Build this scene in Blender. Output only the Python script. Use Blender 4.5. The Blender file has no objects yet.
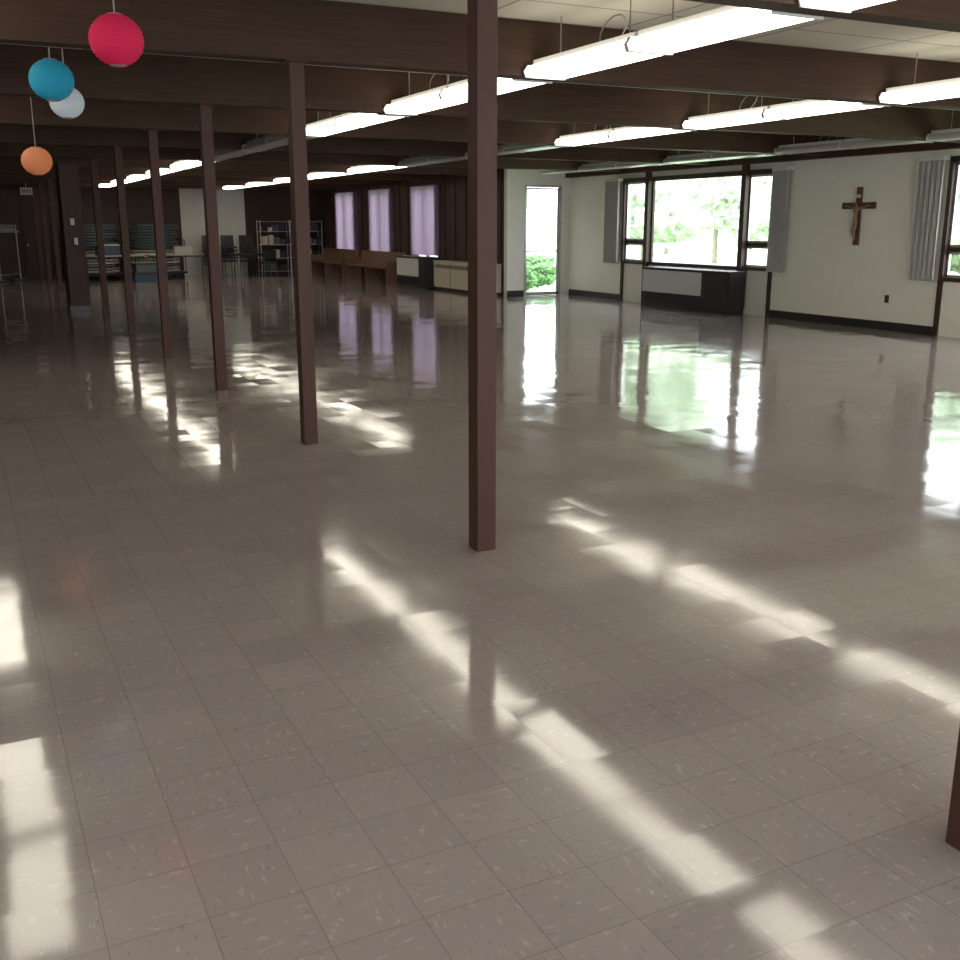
import bpy, bmesh, math, random
from mathutils import Vector, Matrix
random.seed(7)
H=1.6
sc=bpy.context.scene
sc.view_settings.view_transform='Standard'
sc.view_settings.look='None'
col=sc.collection

# ------------------------------------------------------------ materials
def newmat(name):
    m=bpy.data.materials.new(name); m.use_nodes=True
    nt=m.node_tree; b=nt.nodes['Principled BSDF']
    return m,nt,b
def simple(name,c,rough=.6,metal=0,noise=0.0,nscale=8,stretch=(1,1,1),bump=0.0,emit=None,estr=0,spec=.5):
    m,nt,b=newmat(name)
    b.inputs['Base Color'].default_value=(*c,1); b.inputs['Roughness'].default_value=rough
    b.inputs['Metallic'].default_value=metal
    b.inputs['Specular IOR Level'].default_value=spec
    if emit:
        b.inputs['Emission Color'].default_value=(*emit,1); b.inputs['Emission Strength'].default_value=estr
    if noise or bump:
        tc=nt.nodes.new('ShaderNodeTexCoord'); mp=nt.nodes.new('ShaderNodeMapping')
        mp.inputs['Scale'].default_value=stretch
        nz=nt.nodes.new('ShaderNodeTexNoise'); nz.inputs['Scale'].default_value=nscale; nz.inputs['Detail'].default_value=4
        nt.links.new(tc.outputs['Object'],mp.inputs[0]); nt.links.new(mp.outputs[0],nz.inputs['Vector'])
        if noise:
            mx=nt.nodes.new('ShaderNodeMix'); mx.data_type='RGBA'
            mx.inputs[6].default_value=tuple(max(0,x*(1-noise)) for x in c)+(1,)
            mx.inputs[7].default_value=tuple(min(1,x*(1+noise)) for x in c)+(1,)
            nt.links.new(nz.outputs[0],mx.inputs[0]); nt.links.new(mx.outputs[2],b.inputs['Base Color'])
        if bump:
            bp=nt.nodes.new('ShaderNodeBump'); bp.inputs['Strength'].default_value=bump; bp.inputs['Distance'].default_value=.01
            nt.links.new(nz.outputs[0],bp.inputs['Height']); nt.links.new(bp.outputs[0],b.inputs['Normal'])
    return m
M={}
M['wood']=simple('dark_brown_beam',(.056,.029,.019),.62,noise=.45,nscale=5,stretch=(.4,8,8),bump=.2,spec=.2)
M['post']=simple('brown_painted_steel',(.066,.029,.021),.5,noise=.12,nscale=6,spec=.25)
M['white']=simple('white_painted_block',(.78,.76,.68),.6,noise=.05,nscale=4,bump=.1)
M['cream']=simple('cream_paint',(.50,.45,.36),.5,noise=.05)
M['panel']=simple('brown_wood_panelling',(.058,.029,.021),.5,noise=.4,nscale=5,stretch=(6,6,.5),spec=.3)
M['brownframe']=simple('brown_window_frame',(.050,.029,.022),.5,spec=.3)
M['alu']=simple('aluminium_frame',(.45,.45,.45),.35,metal=.7)
M['steel']=simple('dull_steel_tube',(.16,.16,.16),.45,metal=.6)
M['black']=simple('black_metal',(.018,.018,.02),.5)
M['grey']=simple('grey_enamel',(.55,.56,.56),.45)
M['base']=simple('black_vinyl_base',(.02,.016,.015),.4)
M['whitemetal']=simple('white_metal',(.6,.6,.58),.4)
M['unlit']=simple('unlit_diffuser',(.40,.39,.36),.3)
M['lens']=simple('lit_diffuser',(.9,.9,.88),.4,emit=(1.0,.93,.77),estr=5.2)
M['benchwood']=simple('oak_bench',(.17,.09,.055),.45,noise=.3,nscale=4,stretch=(4,.6,4))
M['crosswood']=simple('walnut',(.10,.042,.023),.5,noise=.25,nscale=6)
M['bronze']=simple('bronze_figure',(.28,.19,.12),.4,metal=.3)
M['grass']=simple('grass',(.38,.48,.31),.9,noise=.4,nscale=3)
M['leaf']=simple('pale_foliage',(.40,.47,.37),.8,noise=.95,nscale=5,bump=.6)
M['bushleaf']=simple('bush_leaves',(.09,.19,.07),.8,noise=.9,nscale=14,bump=.8)
M['bark']=simple('bark',(.28,.24,.20),.9,noise=.4)
M['beige']=simple('beige_laminate',(.40,.34,.25),.4)
M['teal']=simple('teal_grey_vinyl',(.08,.11,.105),.5)
M['blueplastic']=simple('blue_plastic',(.04,.06,.10),.5)
M['paper']=simple('white_paper',(.5,.5,.47),.8)
M['red']=simple('red_plastic',(.4,.04,.03),.5)
M['string']=simple('string',(.35,.33,.32),.8)

def translucent(name,c,mixf=.5,pleat=False):
    m,nt,b=newmat(name)
    b.inputs['Base Color'].default_value=(*c,1); b.inputs['Roughness'].default_value=.8
    tr=nt.nodes.new('ShaderNodeBsdfTranslucent'); tr.inputs[0].default_value=(*c,1)
    mx=nt.nodes.new('ShaderNodeMixShader'); mx.inputs[0].default_value=mixf
    out=nt.nodes['Material Output']
    nt.links.new(b.outputs[0],mx.inputs[1]); nt.links.new(tr.outputs[0],mx.inputs[2]); nt.links.new(mx.outputs[0],out.inputs[0])
    return m
M['lavender']=translucent('lavender_sheer',(.33,.235,.35),.4)
M['blind']=translucent('grey_fabric_blind',(.44,.42,.41),.10)
M['l_pink']=translucent('pink_paper',(.92,.03,.15),.38)
M['l_blue']=translucent('blue_paper',(.03,.44,.66),.38)
M['l_white']=translucent('white_lantern_paper',(.84,.90,.98),.45)
M['l_orange']=translucent('orange_paper',(1.0,.50,.29),.55)
# glass
m,nt,b=newmat('window_glass'); nt.nodes.remove(b)
t=nt.nodes.new('ShaderNodeBsdfTransparent'); t.inputs[0].default_value=(.97,.98,.98,1)
g=nt.nodes.new('ShaderNodeBsdfGlossy'); g.inputs['Roughness'].default_value=.02
fr=nt.nodes.new('ShaderNodeLayerWeight'); pw=nt.nodes.new('ShaderNodeMath'); pw.operation='POWER'; pw.inputs[1].default_value=5
ad=nt.nodes.new('ShaderNodeMath'); ad.operation='MULTIPLY_ADD'; ad.inputs[1].default_value=.9; ad.inputs[2].default_value=.05
mx=nt.nodes.new('ShaderNodeMixShader')
nt.links.new(fr.outputs['Facing'],pw.inputs[0]); nt.links.new(pw.outputs[0],ad.inputs[0]); nt.links.new(ad.outputs[0],mx.inputs[0]); nt.links.new(t.outputs[0],mx.inputs[1]); nt.links.new(g.outputs[0],mx.inputs[2])
nt.links.new(mx.outputs[0],nt.nodes['Material Output'].inputs[0]); M['glass']=m

# ceiling panels
m,nt,b=newmat('ceiling_panels')
geo=nt.nodes.new('ShaderNodeNewGeometry'); br=nt.nodes.new('ShaderNodeTexBrick')
br.offset=0; br.inputs['Scale'].default_value=1; br.inputs['Brick Width'].default_value=1.22; br.inputs['Row Height'].default_value=.61
br.inputs['Mortar Size'].default_value=.012
br.inputs['Color1'].default_value=(.66,.62,.54,1); br.inputs['Color2'].default_value=(.60,.57,.50,1); br.inputs['Mortar'].default_value=(.28,.25,.21,1)
nt.links.new(geo.outputs['Position'],br.inputs['Vector']); nt.links.new(br.outputs[0],b.inputs['Base Color'])
b.inputs['Roughness'].default_value=.9; M['ceil']=m

# floor -------------------------------------------------
m,nt,b=newmat('waxed_vinyl_tile'); N=nt.nodes; L=nt.links
def math_(op,a,bb=None):
    n=N.new('ShaderNodeMath'); n.operation=op
    for i,v in enumerate((a,bb)):
        if v is None: continue
        if isinstance(v,(int,float)): n.inputs[i].default_value=v
        else: L.new(v,n.inputs[i])
    return n.outputs[0]
def vmath(op,a,bb=None,scale=None):
    n=N.new('ShaderNodeVectorMath'); n.operation=op
    for i,v in enumerate((a,bb)):
        if v is None: continue
        if isinstance(v,tuple): n.inputs[i].default_value=v
        else: L.new(v,n.inputs[i])
    if scale is not None: n.inputs['Scale'].default_value=scale
    return n.outputs[0]
def mixc(f,a,bb):
    n=N.new('ShaderNodeMix'); n.data_type='RGBA'
    if isinstance(f,(int,float)): n.inputs[0].default_value=f
    else: L.new(f,n.inputs[0])
    for i,v in ((6,a),(7,bb)):
        if isinstance(v,tuple): n.inputs[i].default_value=v
        else: L.new(v,n.inputs[i])
    return n.outputs[2]
T=.2286
geo=N.new('ShaderNodeNewGeometry')
p=vmath('ADD',vmath('SCALE',geo.outputs['Position'],scale=1/T),(200.37,200.41,.5))
fl=vmath('FLOOR',p); frc=vmath('FRACTION',p)
sx=N.new('ShaderNodeSeparateXYZ'); L.new(fl,sx.inputs[0])
sf=N.new('ShaderNodeSeparateXYZ'); L.new(frc,sf.inputs[0])
idv=N.new('ShaderNodeCombineXYZ'); L.new(sx.outputs[0],idv.inputs[0]); L.new(sx.outputs[1],idv.inputs[1])
wn=N.new('ShaderNodeTexWhiteNoise'); wn.noise_dimensions='3D'; L.new(idv.outputs[0],wn.inputs['Vector'])
chk=math_('ABSOLUTE',math_('MODULO',math_('ADD',sx.outputs[0],sx.outputs[1]),2.0))
pa=vmath('MULTIPLY',p,(15,5,0)); pb=vmath('MULTIPLY',p,(5,15,0))
mv=N.new('ShaderNodeMix'); mv.data_type='VECTOR'; L.new(chk,mv.inputs[0]); L.new(pa,mv.inputs[4]); L.new(pb,mv.inputs[5])
off=vmath('ADD',mv.outputs[1],vmath('SCALE',wn.outputs['Color'],scale=40))
n1=N.new('ShaderNodeTexNoise'); n1.inputs['Scale'].default_value=1.0; n1.inputs['Detail'].default_value=2; L.new(off,n1.inputs['Vector'])
n2=N.new('ShaderNodeTexNoise'); n2.inputs['Scale'].default_value=1.2; n2.inputs['Detail'].default_value=2; L.new(vmath('ADD',off,(31,17,5)),n2.inputs['Vector'])
def ramp(v,a,bb):
    n=N.new('ShaderNodeMapRange'); n.inputs[1].default_value=a; n.inputs[2].default_value=bb; L.new(v,n.inputs[0]); return n.outputs[0]
basec=mixc(wn.outputs['Value'],(.262,.220,.208,1),(.282,.238,.226,1))
c1=mixc(math_('MULTIPLY',ramp(n1.outputs[0],.62,.70),.32),basec,(.46,.42,.40,1))
c2=mixc(math_('MULTIPLY',ramp(n2.outputs[0],.64,.72),.36),c1,(.14,.10,.095,1))
ex=math_('MINIMUM',sf.outputs[0],math_('SUBTRACT',1,sf.outputs[0]))
ey=math_('MINIMUM',sf.outputs[1],math_('SUBTRACT',1,sf.outputs[1]))
ed=math_('MINIMUM',ex,ey)
edge=math_('SUBTRACT',1,ramp(ed,.002,.007))
c3=mixc(math_('MULTIPLY',edge,.6),c2,(.09,.068,.062,1))
L.new(c3,b.inputs['Base Color'])
wv=vmath('SUBTRACT',wn.outputs['Color'],(.5,.5,.5))
lf=N.new('ShaderNodeTexNoise'); lf.inputs['Scale'].default_value=2.6; lf.inputs['Detail'].default_value=1.5; L.new(geo.outputs['Position'],lf.inputs['Vector'])
lv=vmath('SUBTRACT',lf.outputs['Color'],(.5,.5,.5))
tilt=vmath('ADD',vmath('SCALE',wv,scale=.014),vmath('SCALE',lv,scale=.010))
tilt=vmath('MULTIPLY',tilt,(1,1,0))
nn=vmath('NORMALIZE',vmath('ADD',geo.outputs['Normal'],tilt))
L.new(nn,b.inputs['Normal'])
rn=N.new('ShaderNodeTexNoise'); rn.inputs['Scale'].default_value=1.3; rn.inputs['Detail'].default_value=5; L.new(geo.outputs['Position'],rn.inputs['Vector'])
rr=math_('ADD',math_('MULTIPLY',ramp(rn.outputs[0],.3,.7),.07),.05)
L.new(rr,b.inputs['Roughness']); b.inputs['IOR'].default_value=1.5
b.inputs['Specular IOR Level'].default_value=.72
M['floor']=m

# ------------------------------------------------------------ mesh builder
class MB:
    def __init__(s): s.bm=bmesh.new(); s.mats=[]
    def mi(s,k):
        if k not in s.mats: s.mats.append(k)
        return s.mats.index(k)
    def faces(s,vs,fs,k,smooth=False):
        bv=[s.bm.verts.new(v) for v in vs]; i=s.mi(k)
        for f in fs:
            try:
                ff=s.bm.faces.new([bv[j] for j in f]); ff.material_index=i; ff.smooth=smooth
            except ValueError: pass
    def box(s,x0,x1,y0,y1,z0,z1,k):
        vs=[(x,y,z) for x in(x0,x1) for y in(y0,y1) for z in(z0,z1)]
        s.faces(vs,[(0,1,3,2),(4,6,7,5),(0,4,5,1),(2,3,7,6),(0,2,6,4),(1,5,7,3)],k)
    def paneX(s,x,y0,y1,z0,z1,k='glass'): s.faces([(x,y0,z0),(x,y1,z0),(x,y1,z1),(x,y0,z1)],[(0,1,2,3)],k)
    def paneY(s,y,x0,x1,z0,z1,k='glass'): s.faces([(x0,y,z0),(x1,y,z0),(x1,y,z1),(x0,y,z1)],[(0,1,2,3)],k)
    def cyl(s,a,b_,r,k,seg=10,r2=None):
        a=Vector(a); b_=Vector(b_); d=(b_-a).normalized(); r2=r if r2 is None else r2
        u=d.orthogonal().normalized(); w=d.cross(u)
        vs=[]
        for q,rr in((a,r),(b_,r2)):
            for i in range(seg):
                t=2*math.pi*i/seg; vs.append(q+u*math.cos(t)*rr+w*math.sin(t)*rr)
        fs=[(i,(i+1)%seg,seg+(i+1)%seg,seg+i) for i in range(seg)]
        s.faces(vs,fs,k,True)
        s.faces(vs[:seg],[tuple(range(seg))],k); s.faces(vs[seg:],[tuple(range(seg))],k)
    def tube(s,pts,r,k,seg=8):
        for i in range(len(pts)-1): s.cyl(pts[i],pts[i+1],r,k,seg)
    def prismY(s,prof,y0,y1,k):
        n=len(prof); vs=[(x,y0,z) for x,z in prof]+[(x,y1,z) for x,z in prof]
        fs=[(i,(i+1)%n,n+(i+1)%n,n+i) for i in range(n)]+[tuple(range(n)),tuple(range(2*n-1,n-1,-1))]
        s.faces(vs,fs,k)
    def lathe(s,prof,c,k,seg=32):
        vs=[];n=len(prof)
        for r,z in prof:
            for i in range(seg):
                t=2*math.pi*i/seg; vs.append((c[0]+r*math.cos(t),c[1]+r*math.sin(t),c[2]+z))
        fs=[(j*seg+i,j*seg+(i+1)%seg,(j+1)*seg+(i+1)%seg,(j+1)*seg+i) for j in range(n-1) for i in range(seg)]
        s.faces(vs,fs,k,True)
    def mesh(s,name):
        bmesh.ops.recalc_face_normals(s.bm,faces=s.bm.faces)
        me=bpy.data.meshes.new(name); s.bm.to_mesh(me); s.bm.free()
        for k in s.mats: me.materials.append(M[k])
        return me
    def obj(s,name,loc=(0,0,0),rz=0,bevel=0,parent=None):
        return place(s.mesh(name),name,loc,rz,bevel,parent)
def place(me,name,loc=(0,0,0),rz=0,bevel=0,parent=None):
    o=bpy.data.objects.new(name,me); col.objects.link(o); o.location=loc; o.rotation_euler=(0,0,rz)
    if bevel:
        md=o.modifiers.new('bevel','BEVEL'); md.width=bevel; md.segments=2; md.limit_method='ANGLE'
    if parent: o.parent=parent
    return o
def boxobj(name,x0,x1,y0,y1,z0,z1,k,bevel=0):
    b=MB(); b.box(x0,x1,y0,y1,z0,z1,k); return b.obj(name,bevel=bevel)

# ------------------------------------------------------------ shell
XL=-9.6; XR=12.96; XR2=11.30; YB=-3.2; YJ=21.28; YF=35.2
ZC=3.10; ZB=2.70
b=MB(); b.box(XL-.15,XR+.15,YB-.15,YJ+.15,-.12,0,'floor'); b.box(XL-.15,XR2+.15,YJ+.15,YF+.15,-.12,0,'floor'); b.obj('floor')
b=MB(); b.box(XL-.15,XR+.15,YB-.15,YJ+.15,ZC,ZC+.2,'ceil'); b.box(XL-.15,XR2+.15,YJ+.15,YF+.15,ZC,ZC+.2,'ceil'); b.obj('ceiling')
boxobj('wall_left',XL-.15,XL,YB-.15,YF+.15,0,ZC,'panel')
b=MB(); fill_wins=[(-7.5,-4.2),(-3.2,.8),(1.4,5.4),(6.4,9.7)]; x=XL  # openings behind the camera are added to light the foreground
for a,c in fill_wins:
    b.box(x,a,YB-.15,YB,0,ZC,'cream'); b.box(a,c,YB-.15,YB,0,.6,'cream'); b.box(a,c,YB-.15,YB,2.52,ZC,'cream'); x=c
b.box(x,XR,YB-.15,YB,0,ZC,'cream'); b.obj('wall_back')
for i,(a,c) in enumerate(fill_wins):  # unseen added windows, daylight fill for the near floor
    b=MB()
    for q in (a,(a+c)/2-.03,c-.06): b.box(q,q+.06,YB-.1,YB+.02,.6,2.52,'brownframe')
    for z in (.6,2.46): b.box(a,c,YB-.1,YB+.02,z,z+.06,'brownframe')
    b.paneY(YB-.05,a,c,.66,2.46); b.obj('window_%d'%(i+7))

ZT=2.52
groups=[(-2.2,2.44),(6.13,10.77),(14.40,19.04)]
b=MB(); y=YB
def seg(y0,y1,z0,z1): b.box(XR,XR+.15,y0,y1,z0,z1,'white')
for g0,g1 in groups:
    seg(y,g0,0,ZC); seg(g0,g1,ZT,ZC)
    seg(g0,g1,0,.80); y=g1
seg(y,YJ+.15,0,ZC)
b.obj('wall_right')
def window_group(idx,g0,g1):
    b=MB(); x0=XR-.05; x1=XR+.10
    mull=[g0,g0+.78,g1-.89,g1]
    for yy in (mull[1],mull[2]):
        b.box(x0-.03,x1,yy-.06,yy+.06,0,2.659,'brownframe')
    for yy in (g0,g1):
        b.box(x0+.01,x1,yy-.035,yy+.035,0,ZT+.04,'brownframe')
    b.box(x0+.01,x1,g0,g1,ZT-.05,ZT+.04,'brownframe')
    b.box(x0-.0,x1,g0,g1,.80,.86,'brownframe')
    for a,c in ((mull[0]+.035,mull[1]-.06),(mull[2]+.06,mull[3]-.035)):
        b.box(XR+.02,XR+.07,a,c,1.22,1.29,'brownframe')
        for z0,z1 in ((.86,1.22),(1.29,ZT-.05)):
            for q in (a,c-.035): b.box(XR+.025,XR+.065,q,q+.035,z0,z1,'alu')
            b.box(XR+.025,XR+.065,a,c,z0,z0+.035,'alu'); b.box(XR+.025,XR+.065,a,c,z1-.035,z1,'alu')
            b.paneX(XR+.045,a,c,z0,z1)
    a,c=mull[1]+.06,mull[2]-.06
    for q in (a,c-.04): b.box(XR+.02,XR+.07,q,q+.04,.86,ZT-.05,'brownframe')
    b.paneX(XR+.045,a,c,.86,ZT-.05)
    b.obj('window_%d'%idx)
for i,(g0,g1) in enumerate(groups): window_group(i+1,g0,g1)
def trimrow(name,pieces):
    b=MB()
    for p_ in pieces: b.box(*p_)
    b.obj(name)
ys=[YB]+[v for g in groups for v in g]+[YJ]
trimrow('baseboard_right',[(XR-.02,XR,ys[i],ys[i+1]-.04,0,.13,'base') for i in range(0,len(ys),2)])
boxobj('trim_1',XR-.16,XR,YB,YJ-.02,2.66,ZC-.001,'wood')

# return wall with the glazed door
b=MB()
DX0,DX1=11.74,12.72; DZ=2.48
b.box(XR2,DX0,YJ,YJ+.15,0,ZC,'white'); b.box(DX1,XR,YJ,YJ+.15,0,ZC,'white'); b.box(DX0,DX1,YJ,YJ+.15,DZ,ZC,'white')
b.obj('wall_return')
b=MB()
for q in (DX0,DX1-.04): b.box(q,q+.04,YJ-.01,YJ+.10,0,DZ,'alu')
b.box(DX0,DX1,YJ-.01,YJ+.10,DZ-.04,DZ,'alu')
a,c=DX0+.045,DX1-.045
for q in (a,c-.035): b.box(q,q+.035,YJ+.03,YJ+.07,0.01,2.43,'alu')
b.box(a,c,YJ+.03,YJ+.07,.01,.08,'alu'); b.box(a,c,YJ+.03,YJ+.07,2.39,2.43,'alu')
b.box(a,c,YJ+.01,YJ+.03,1.0,1.03,'alu')
b.paneY(YJ+.05,a+.035,c-.035,.08,2.39)
b.obj('door_1')
boxobj('baseboard_return',XR2,DX0-.01,YJ-.02,YJ,0,.13,'base')

# rear right wall
wins=[(31.3,33.0),(28.3,29.9),(25.1,26.7)]
b=MB(); y=YJ+.15
for w0,w1 in sorted(wins):
    b.box(XR2,XR2+.15,y,w0,0,ZC,'panel'); b.box(XR2,XR2+.15,w0,w1,0,.72,'panel'); b.box(XR2,XR2+.15,w0,w1,2.62,ZC,'panel'); y=w1
b.box(XR2,XR2+.15,y,YF+.15,0,ZC,'panel')
yy=YJ+.3
while yy<YF-.1:
    if not any(w0-.3<yy<w1+.05 for w0,w1 in wins): b.box(XR2-.025,XR2,yy,yy+.05,0,ZC-.01,'brownframe')
    yy+=.61
b.obj('wall_right_rear')
for i,(w0,w1) in enumerate(sorted(wins)):
    b=MB()
    for q in (w0,w1-.06,(w0+w1)/2-.03): b.box(XR2+.01,XR2+.10,q,q+.06,.72,2.62,'brownframe')
    b.box(XR2-.02,XR2+.10,w0,w1,.72,.78,'brownframe'); b.box(XR2+.01,XR2+.10,w0,w1,2.56,2.62,'brownframe')
    b.paneX(XR2+.06,w0,w1,.78,2.56); b.obj('window_%d'%(i+4))
    b=MB(); n=44; vs=[]
    for j in range(n+1):
        yv=w0-.22+(w1-w0+.24)*j/n; xo=XR2-.08+(.03 if j%2 else -.03)*(.6+.8*random.random())
        vs+=[(xo,yv,.82),(xo*1.0,yv,2.60)]
    b.faces(vs,[(2*j,2*j+2,2*j+3,2*j+1) for j in range(n)],'lavender',True)
    b.cyl((XR2-.08,w0-.25,2.62),(XR2-.08,w1+.15,2.62),.015,'brownframe')
    for q in (w0-.24,w1+.1): b.box(XR2-.09,XR2-.001,q-.01,q+.01,2.61,2.63,'brownframe')
    b.obj('curtain')

# far wall
b=MB(); b.box(XL,6.7,YF,YF+.15,0,ZC,'panel'); b.box(6.7,8.8,YF,YF+.15,0,ZC,'white'); b.box(8.8,XR2,YF,YF+.15,0,ZC,'panel'); b.obj('wall_front')
b=MB()
b.box(1.9,2.85,YF-.04,YF,0,2.1,'brownframe'); b.box(1.97,2.78,YF-.07,YF-.04,.01,2.03,'panel')
b.cyl((2.05,YF-.07,1.0),(2.05,YF-.12,1.0),.025,'alu'); b.obj('door_2')

# ------------------------------------------------------------ beams, posts
BK=list(range(-2,11)); BY=[4.488+2.912*k for k in BK]
for yy in BY:
    xr=XR-.16 if yy<YJ else XR2
    b=MB(); b.box(XL,xr,yy-.07,yy+.07,ZB+.045,ZC-.001,'wood'); b.box(XL,xr,yy-.085,yy+.085,ZB,ZB+.045,'wood')
    b.obj('ceiling_beam')
b=MB(); s=.052
b.box(-s,s,-s,s,0,ZB-.012,'post'); b.box(-.085,.085,-.085,.085,ZB-.012,ZB-.001,'post')
pm=b.mesh('support_post')
for yy in BY: 
    place(pm,'support_post',(2.25,yy,0),0,.004)

b=MB(); b.box(1.86,2.16,20.95,21.65,0,ZB-.002,'panel')
b.box(1.84,2.18,20.93,21.67,0,.12,'base'); b.box(2.02,2.08,20.93,20.95,1.25,1.37,'whitemetal'); b.box(1.98,2.05,20.93,20.95,1.6,1.72,'whitemetal')
b.obj('wood_panelled_pier')

# ------------------------------------------------------------ fluorescent fixtures
FZ=2.69
def fixture(lit):
    b=MB(); Lh=.665
    k='lens' if lit else 'unlit'
    b.prismY([(-.15,.08),(-.185,.04),(-.17,.008),(-.13,0),(.13,0),(.17,.008),(.185,.04),(.15,.08)],-Lh,Lh,k)
    b.box(-.11,.11,-Lh-.004,Lh+.004,.08,.125,'whitemetal')
    for q in (-1,1): b.prismY([(-.16,.088),(-.192,.04),(-.175,-.003),(.175,-.003),(.192,.04),(.16,.088)],q*(Lh+.006)-.006,q*(Lh+.006)+.006,'whitemetal')
    for q in (-.45,.45): b.cyl((0,q,.12),(0,q,ZC-FZ-.002),.005,'string',6)
    pts=[(.03+.09*math.sin(t),-.2+.088*math.cos(t),.21-.09*math.cos(t)) for t in [i*math.pi/7 for i in range(1,14)]]
    b.tube(pts,.005,'string',5)
    return b.mesh('fluorescent_light')
FL,FU=fixture(True),fixture(False)
rows={0:.06,1:4.2,2:7.9,3:11.9}
for r,x in rows.items():
    for i in range(len(BY)-1):
        k=BK[i]
        for j,fr_ in enumerate((.265,.735)):
            yy=BY[i]+2.912*fr_
            if r==3 and yy>YJ-1: continue
            if r==0: lit= k<0 or (k==0 and j==1) or (k==1 and j==0) or k==2
            elif r==3: lit = (k<1) or (k==1 and j==0)
            else: lit= k<3 or k>=5
            place(FL if lit else FU,'fluorescent_light',(x,yy,FZ))
# ------------------------------------------------------------ lanterns
def lantern(key,c,r,):
    b=MB(); prof=[]; n=15
    t0=.28
    for i in range(n*4+1):
        t=t0+(math.pi-2*t0)*i/(n*4)
        rr=r*(1-.03*(abs(math.cos(i*math.pi/4))))
        prof.append((rr*math.sin(t),-rr*math.cos(t)*.93))
    b.lathe(prof,(0,0,0),key,40)
    rt=r*math.sin(t0); zt=r*math.cos(t0)*.93
    for zz in (zt,-zt):
        for i in range(16):
            a=2*math.pi*i/16; a2=2*math.pi*(i+1)/16
            b.cyl((rt*math.cos(a),rt*math.sin(a),zz),(rt*math.cos(a2),rt*math.sin(a2),zz),.003,'string',5)
    b.cyl((-rt,0,zt),(rt,0,zt),.002,'string',5)
    b.cyl((0,0,zt),(0,0,ZC-c[2]-.002),.005,'string',5)
    b.obj('paper_lantern',c)
lantern('l_pink',(.939,6.44,2.604),.15)
lantern('l_blue',(.73,8.10,2.573),.15)
lantern('l_white',(.862,8.56,2.48),.125)
lantern('l_orange',(.845,11.72,2.228),.15)

# ------------------------------------------------------------ blinds
def blind(y0,y1):
    b=MB(); n=10; vs=[]
    for j in range(n+1):
        yv=y0+(y1-y0)*j/n; xo=-.10+(.05 if j%2 else -.05)
        vs+=[(XR+xo,yv,.80),(XR+xo,yv,2.52)]
    b.faces(vs,[(2*j,2*j+2,2*j+3,2*j+1) for j in range(n)],'blind')
    b.box(XR-.16,XR-.002,y0,y1,2.51,2.57,'whitemetal')
    b.obj('vertical_blind')
blind(13.98,14.36); blind(19.09,19.6); blind(10.82,11.28)

# ------------------------------------------------------------ crucifix
root=bpy.data.objects.new('wall_crucifix',None); col.objects.link(root); root.location=(XR-.022,12.46,1.29)
b=MB(); b.box(-.025,.02,-.05,.05,0,.895,'crosswood'); b.box(-.027,.02,-.335,.335,.56,.66,'crosswood')
b.box(-.035,-.025,-.05,.05,.73,.78,'cream')
b.obj('cross',bevel=.004,parent=root)
me=bpy.data.meshes.new('corpus')
V=[(-.055,0,.36),(-.06,0,.47),(-.055,0,.555),(-.055,0,.60),(-.068,.012,.655),
   (-.05,.07,.57),(-.042,.16,.59),(-.035,.25,.61),(-.05,-.07,.57),(-.042,-.16,.59),(-.035,-.25,.61),
   (-.055,.03,.34),(-.085,.03,.22),(-.05,.012,.10),(-.06,.008,.06),
   (-.055,-.03,.34),(-.085,-.02,.22),(-.05,-.008,.10),(-.062,-.008,.06)]
E=[(0,1),(1,2),(2,3),(3,4),(2,5),(5,6),(6,7),(2,8),(8,9),(9,10),(0,11),(11,12),(12,13),(13,14),(0,15),(15,16),(16,17),(17,18)]
R=[.034,.032,.042,.016,.034,.018,.013,.011,.018,.013,.011,.026,.02,.012,.012,.026,.02,.012,.012]
me.from_pydata(V,E,[]); o=bpy.data.objects.new('corpus',me); col.objects.link(o); o.parent=root
sk=o.modifiers.new('skin','SKIN')
for i,v in enumerate(me.skin_vertices[0].data): v.radius=(R[i],R[i]); v.use_root=(i==0)
sk.use_smooth_shade=True
ss=o.modifiers.new('sub','SUBSURF'); ss.levels=2; ss.render_levels=2
me.materials.append(M['bronze'])

b=MB(); b.box(XR-.008,XR,11.71,11.79,.42,.54,'crosswood')
for z in (.455,.505): b.box(XR-.012,XR-.008,11.735,11.765,z-.012,z+.012,'base')
b.obj('wall_outlet')

# ------------------------------------------------------------ unit ventilators
def unitvent(y0,y1,x0,x1,h,split,name):
    b=MB()
    b.box(x0+.03,x1,y0+.02,y1-.02,0,.10,'black')
    b.box(x0,x1,y0,y1,.10,h-.03,'black')
    b.box(x0-.015,x1,y0-.01,y1+.01,h-.03,h,'black')
    b.box(x0-.02,x0,split,y1-.03,.30,h-.05,'grey')
    yy=split+.08
    while yy<y1-.1:
        b.box(x0-.012,x0,yy,yy+.02,.13,.26,'black'); yy+=.06
    for i in range(14):
        b.box(x0+.06,x1-.08,y0+.15+i*(y1-y0-.3)/14,y0+.15+i*(y1-y0-.3)/14+.03,h,h+.008,'grey')
    b.box(x0-.008,x0,y0+.04,split-.04,.14,h-.06,'base')
    b.box(x0-.028,x0-.02,(split+y1)/2,(split+y1)/2+.06,h-.14,h-.11,'alu')
    b.obj(name,bevel=.004)
unitvent(14.95,17.65,12.50,XR-.085,.78,15.75,'unit_ventilator')
unitvent(24.6,26.5,10.70,XR2-.13,.80,25.0,'unit_ventilator')
b=MB(); b.box(10.9,XR2-.03,21.5,24.5,.08,.70,'cream'); b.box(10.94,XR2-.03,21.5,24.5,0,.08,'base'); b.box(10.88,XR2-.03,21.48,24.52,.70,.73,'cream')
for i in range(48): b.box(10.892,10.9,21.56+i*.06,21.58+i*.06,.55,.64,'base')
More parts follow.
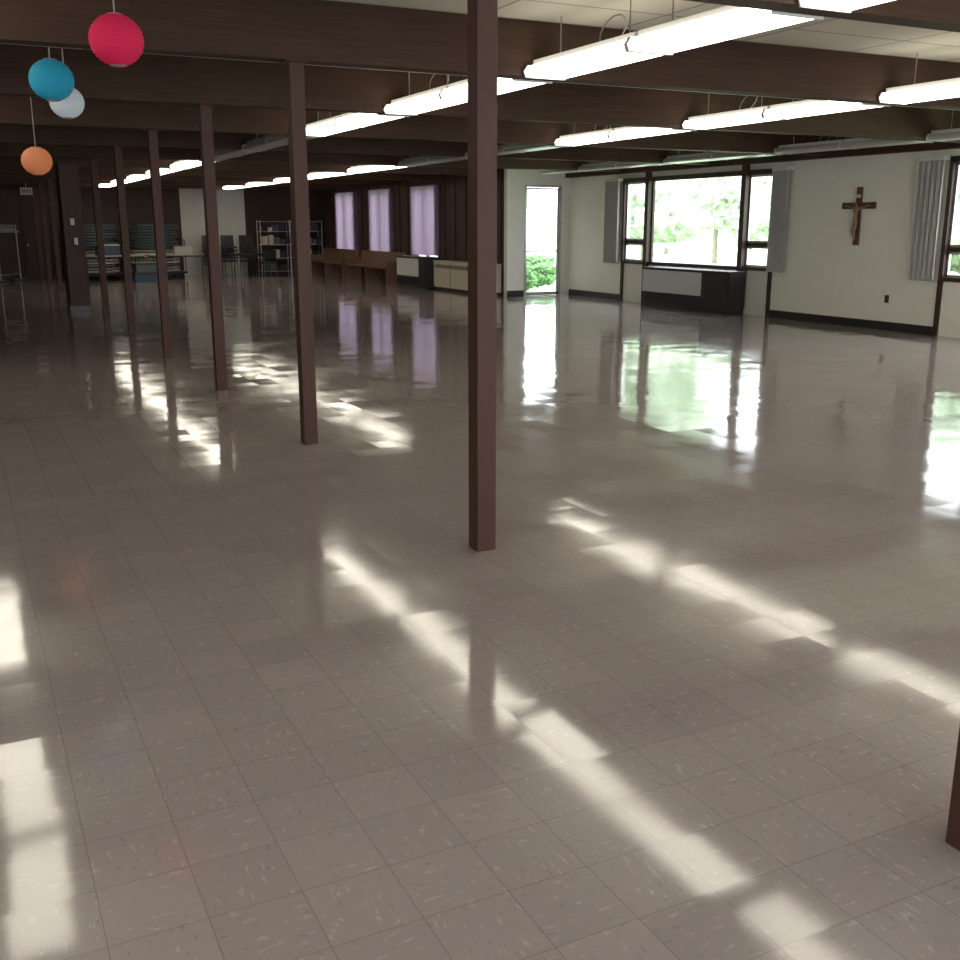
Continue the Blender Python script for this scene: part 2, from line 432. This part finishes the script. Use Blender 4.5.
for q in (22.5,23.5): b.box(10.895,10.9,q,q+.01,.1,.69,'base')
b.obj('convector_cover')
b=MB()
for y0 in (26.9,30.6):
    y1=y0+3.4
    b.box(10.55,11.0,y0,y1,.42,.46,'benchwood')
    vs=[(11.0,y0,.42),(11.03,y0,.42),(11.13,y0,.86),(11.10,y0,.86),(11.0,y1,.42),(11.03,y1,.42),(11.13,y1,.86),(11.10,y1,.86)]
    b.faces(vs,[(0,1,2,3),(7,6,5,4),(0,4,5,1),(1,5,6,2),(2,6,7,3),(3,7,4,0)],'benchwood')
    for q in (y0,y0+1.68,y1-.05):
        b.box(10.55,11.05,q,q+.05,0,.43,'benchwood')
    for q in (y0,y1-.05):
        b.box(10.55,11.13,q,q+.05,.43,.64,'benchwood')
b.obj('wooden_pew')

# ------------------------------------------------------------ storage area far end
def chairs(x,y,n,k,rz=0,name='stacked_chairs'):
    b=MB()
    for i in range(n):
        z=i*.11; 
        for sx_ in(-.2,.2):
            b.tube([(sx_,-.2,z if i else 0),(sx_,-.19,.44+z),(sx_,.19,.44+z)],.011,'steel' ,6)
            b.tube([(sx_,.24,z if i else 0),(sx_,.19,.44+z),(sx_,.26,.84+z)],.011,'steel',6)
        b.box(-.21,.21,-.22,.2,.44+z,.49+z,k)
        b.faces([(-.2,.21,.60+z),(.2,.21,.60+z),(.2,.25,.84+z),(-.2,.25,.84+z),(-.2,.24,.60+z),(.2,.24,.60+z),(.2,.28,.84+z),(-.2,.28,.84+z)],
                [(0,1,2,3),(7,6,5,4),(0,4,5,1),(1,5,6,2),(2,6,7,3),(3,7,4,0)],k)
    b.obj(name,(x,y,0),rz)
def table(x,y,L_,W,h=.74,top='beige'):
    b=MB(); b.box(-L_/2,L_/2,-W/2,W/2,h-.03,h,top); b.box(-L_/2+.03,L_/2-.03,-W/2+.03,W/2-.03,h-.07,h-.03,'black')
    for sx_ in(-1,1):
        xx=sx_*(L_/2-.2)
        for sy in(-1,1): b.cyl((xx,sy*(W/2-.08),0),(xx,sy*(W/2-.08),h-.05),.014,'black',8)
        b.cyl((xx,-(W/2-.08),.2),(xx,W/2-.08,.2),.01,'black',6)
    b.obj('folding_table',(x,y,0),bevel=.003)
b=MB()
b.box(-.85,.85,-.75,.75,.14,.20,'black')
for x in(-.7,.7):
    for y in(-.6,.6): b.cyl((x-.02,y,.07),(x+.02,y,.07),.07,'black',12)
for i in range(17):
    z=.21+i*.085; b.cyl((0.03*math.sin(i*2.1),0.03*math.cos(i*3),z),(0.03*math.sin(i*2.1),0.03*math.cos(i*3),z+.045),.76-(.03*(i%3)),'teal' if i>7 else ('beige' if i%3 else 'grey'),36)
    b.box(-.5,.5,-.4,.4,z+.045,z+.085,'black')
for x in(-.84,.84): b.tube([(x,-.6,.2),(x,-.6,1.15),(x,.6,1.15),(x,.6,.2)],.018,'steel',8)
tm=b.mesh('table_cart')
place(tm,'table_cart',(3.75,34.0,0)); place(tm,'table_cart',(5.6,34.1,0))
table(4.1,32.4,1.83,.76); table(6.1,32.6,1.83,.76)
chairs(6.9,31.9,1,'black',2.9,'folding_chair')
for x in (7.4,8.0,8.6): chairs(x,34.3,5,'black')
table(8.3,33.0,1.4,.6,.74,'black')
chairs(8.7,32.3,1,'black',3.3,'folding_chair')
b=MB(); b.box(-.3,.3,-.2,.2,0,.28,'blueplastic'); b.box(-.32,.32,-.22,.22,.28,.31,'paper'); b.obj('storage_tote',(4.0,32.4,.741),.1)
b=MB(); b.box(-.25,.25,-.2,.2,0,.22,'paper'); b.box(-.27,.27,-.22,.22,.22,.25,'beige'); b.obj('storage_tote',(6.2,32.6,.741),-.1)
b=MB(); b.box(-.35,.35,-.25,.25,0,.24,'blueplastic'); b.box(-.37,.37,-.27,.27,.24,.27,'black'); b.box(-.3,.3,-.22,.22,.27,.50,'teal'); b.box(-.32,.32,-.24,.24,.50,.53,'black'); b.obj('storage_tote',(4.9,31.5,0),.05)
b=MB()
for x in (-.5,.5):
    for y in(-.2,.2): b.cyl((x,y,0),(x,y,1.75),.015,'whitemetal',8)
for i,z in enumerate((.12,.55,.98,1.40,1.72)):
    b.box(-.5,.5,-.2,.2,z-.012,z,'whitemetal')
    if i<4:
        x=-.44
        while x<.36:
            w=.08+.14*random.random(); b.box(x,x+w,-.15,.12,z,z+.12+.2*random.random(),random.choice(['paper','blueplastic','cream','black','teal','black'])); x+=w+.03
sm=b.mesh('storage_shelf')
place(sm,'storage_shelf',(9.5,34.3,0)); place(sm,'storage_shelf',(10.65,34.5,0))
b=MB()
for x in(-.45,.45):
    b.cyl((x,0,.05),(x,0,1.6),.016,'alu',8); b.cyl((x,-.25,.05),(x,.25,.05),.016,'alu',8)
    for y in(-.25,.25): b.cyl((x-.012,y,.03),(x+.012,y,.03),.03,'black',10)
b.cyl((-.45,0,1.6),(.45,0,1.6),.016,'alu',8); b.cyl((-.45,0,.2),(.45,0,.2),.012,'alu',8)
for i in range(9):
    x=-.38+i*.09
    b.tube([(x,0,1.61),(x,.015,1.55),(x,0,1.5),(x,-.2,1.40),(x,.2,1.40),(x,0,1.5)],.010,'paper',5)
b.obj('coat_rack',(1.4,33.5,0),.9)
b=MB(); b.box(-.16,.16,-.02,.02,0,.2,'paper')
for i,x in enumerate((-.1,-.035,.03,.095)): b.box(x-.02,x+.02,-.024,-.02,.05,.15,'red')
b.cyl((0,0,.2),(0,0,.35),.01,'alu',6)
b.obj('exit_sign',(2.05,BY[-1]-.14,2.45))

# ------------------------------------------------------------ outdoors
b=MB(); b.box(XR+.15,90,-40,90,-.14,-.05,'grass'); b.box(XR2+.15,XR+.15,YJ+.15,90,-.14,-.05,'grass'); b.obj('lawn')
def blob(b,c,r,k,seed,sub=3):
    rnd=random.Random(seed); bm=bmesh.new(); bmesh.ops.create_icosphere(bm,subdivisions=sub,radius=1)
    vs=[]
    for v in bm.verts:
        f=1+.16*rnd.uniform(-1,1)+.1*math.sin(v.co.x*5+seed)+.1*math.sin(v.co.z*6+seed*2)
        vs.append((c[0]+v.co.x*r[0]*f,c[1]+v.co.y*r[1]*f,c[2]+v.co.z*r[2]*f))
    b.faces(vs,[tuple(v.index for v in f.verts) for f in bm.faces],k); bm.free()
for i,(x,y,r) in enumerate([(12.9,23.6,.42),(14.1,24.6,.5),(13.3,26.2,.5),(15.2,26.9,.6)]):
    b=MB()
    for j in range(4): blob(b,(random.uniform(-.3,.3)*r,random.uniform(-.3,.3)*r,.62*r+random.uniform(0,.12)),(r*.7,r*.7,r*.5),'bushleaf',i*7+j,4)
    b.obj('bush',(x,y,-.045))
rt=random.Random(3)
for i,(x,y) in enumerate([(24,20),(28,27),(22,31),(31,14),(30,37),(34,24),(36,5),(37,50),(30,60)]):
    b=MB(); hh=rt.uniform(5,7); b.cyl((0,0,0),(0,0,hh*.6),.14,'bark',10,.1)
    for j in range(9): blob(b,(rt.uniform(-1.7,1.7),rt.uniform(-1.7,1.7),hh*.5+rt.uniform(-1.3,2.2)),(1.4,1.4,1.2),'leaf',i*11+j,4)
    b.obj('tree',(x,y,-.05))

# ------------------------------------------------------------ light
w=bpy.data.worlds.new('sky'); sc.world=w; w.use_nodes=True
bg=w.node_tree.nodes['Background']; bg.inputs[0].default_value=(.90,.96,1,1); bg.inputs[1].default_value=9.0
sd=bpy.data.lights.new('sun','SUN'); sd.energy=6; sd.angle=.01; so=bpy.data.objects.new('sun',sd); col.objects.link(so)
so.rotation_euler=Vector((.55,.25,-.8)).to_track_quat('-Z','Y').to_euler(); so.location=(0,0,20)

# ------------------------------------------------------------ camera
cd=bpy.data.cameras.new('camera'); cam=bpy.data.objects.new('camera',cd); col.objects.link(cam)
cd.sensor_width=36; cd.lens=36*1030/960; cam.location=(0,0,H)
cam.rotation_euler=(math.radians(90-13.9),0,math.radians(-26.5)); cd.clip_end=300
sc.camera=cam
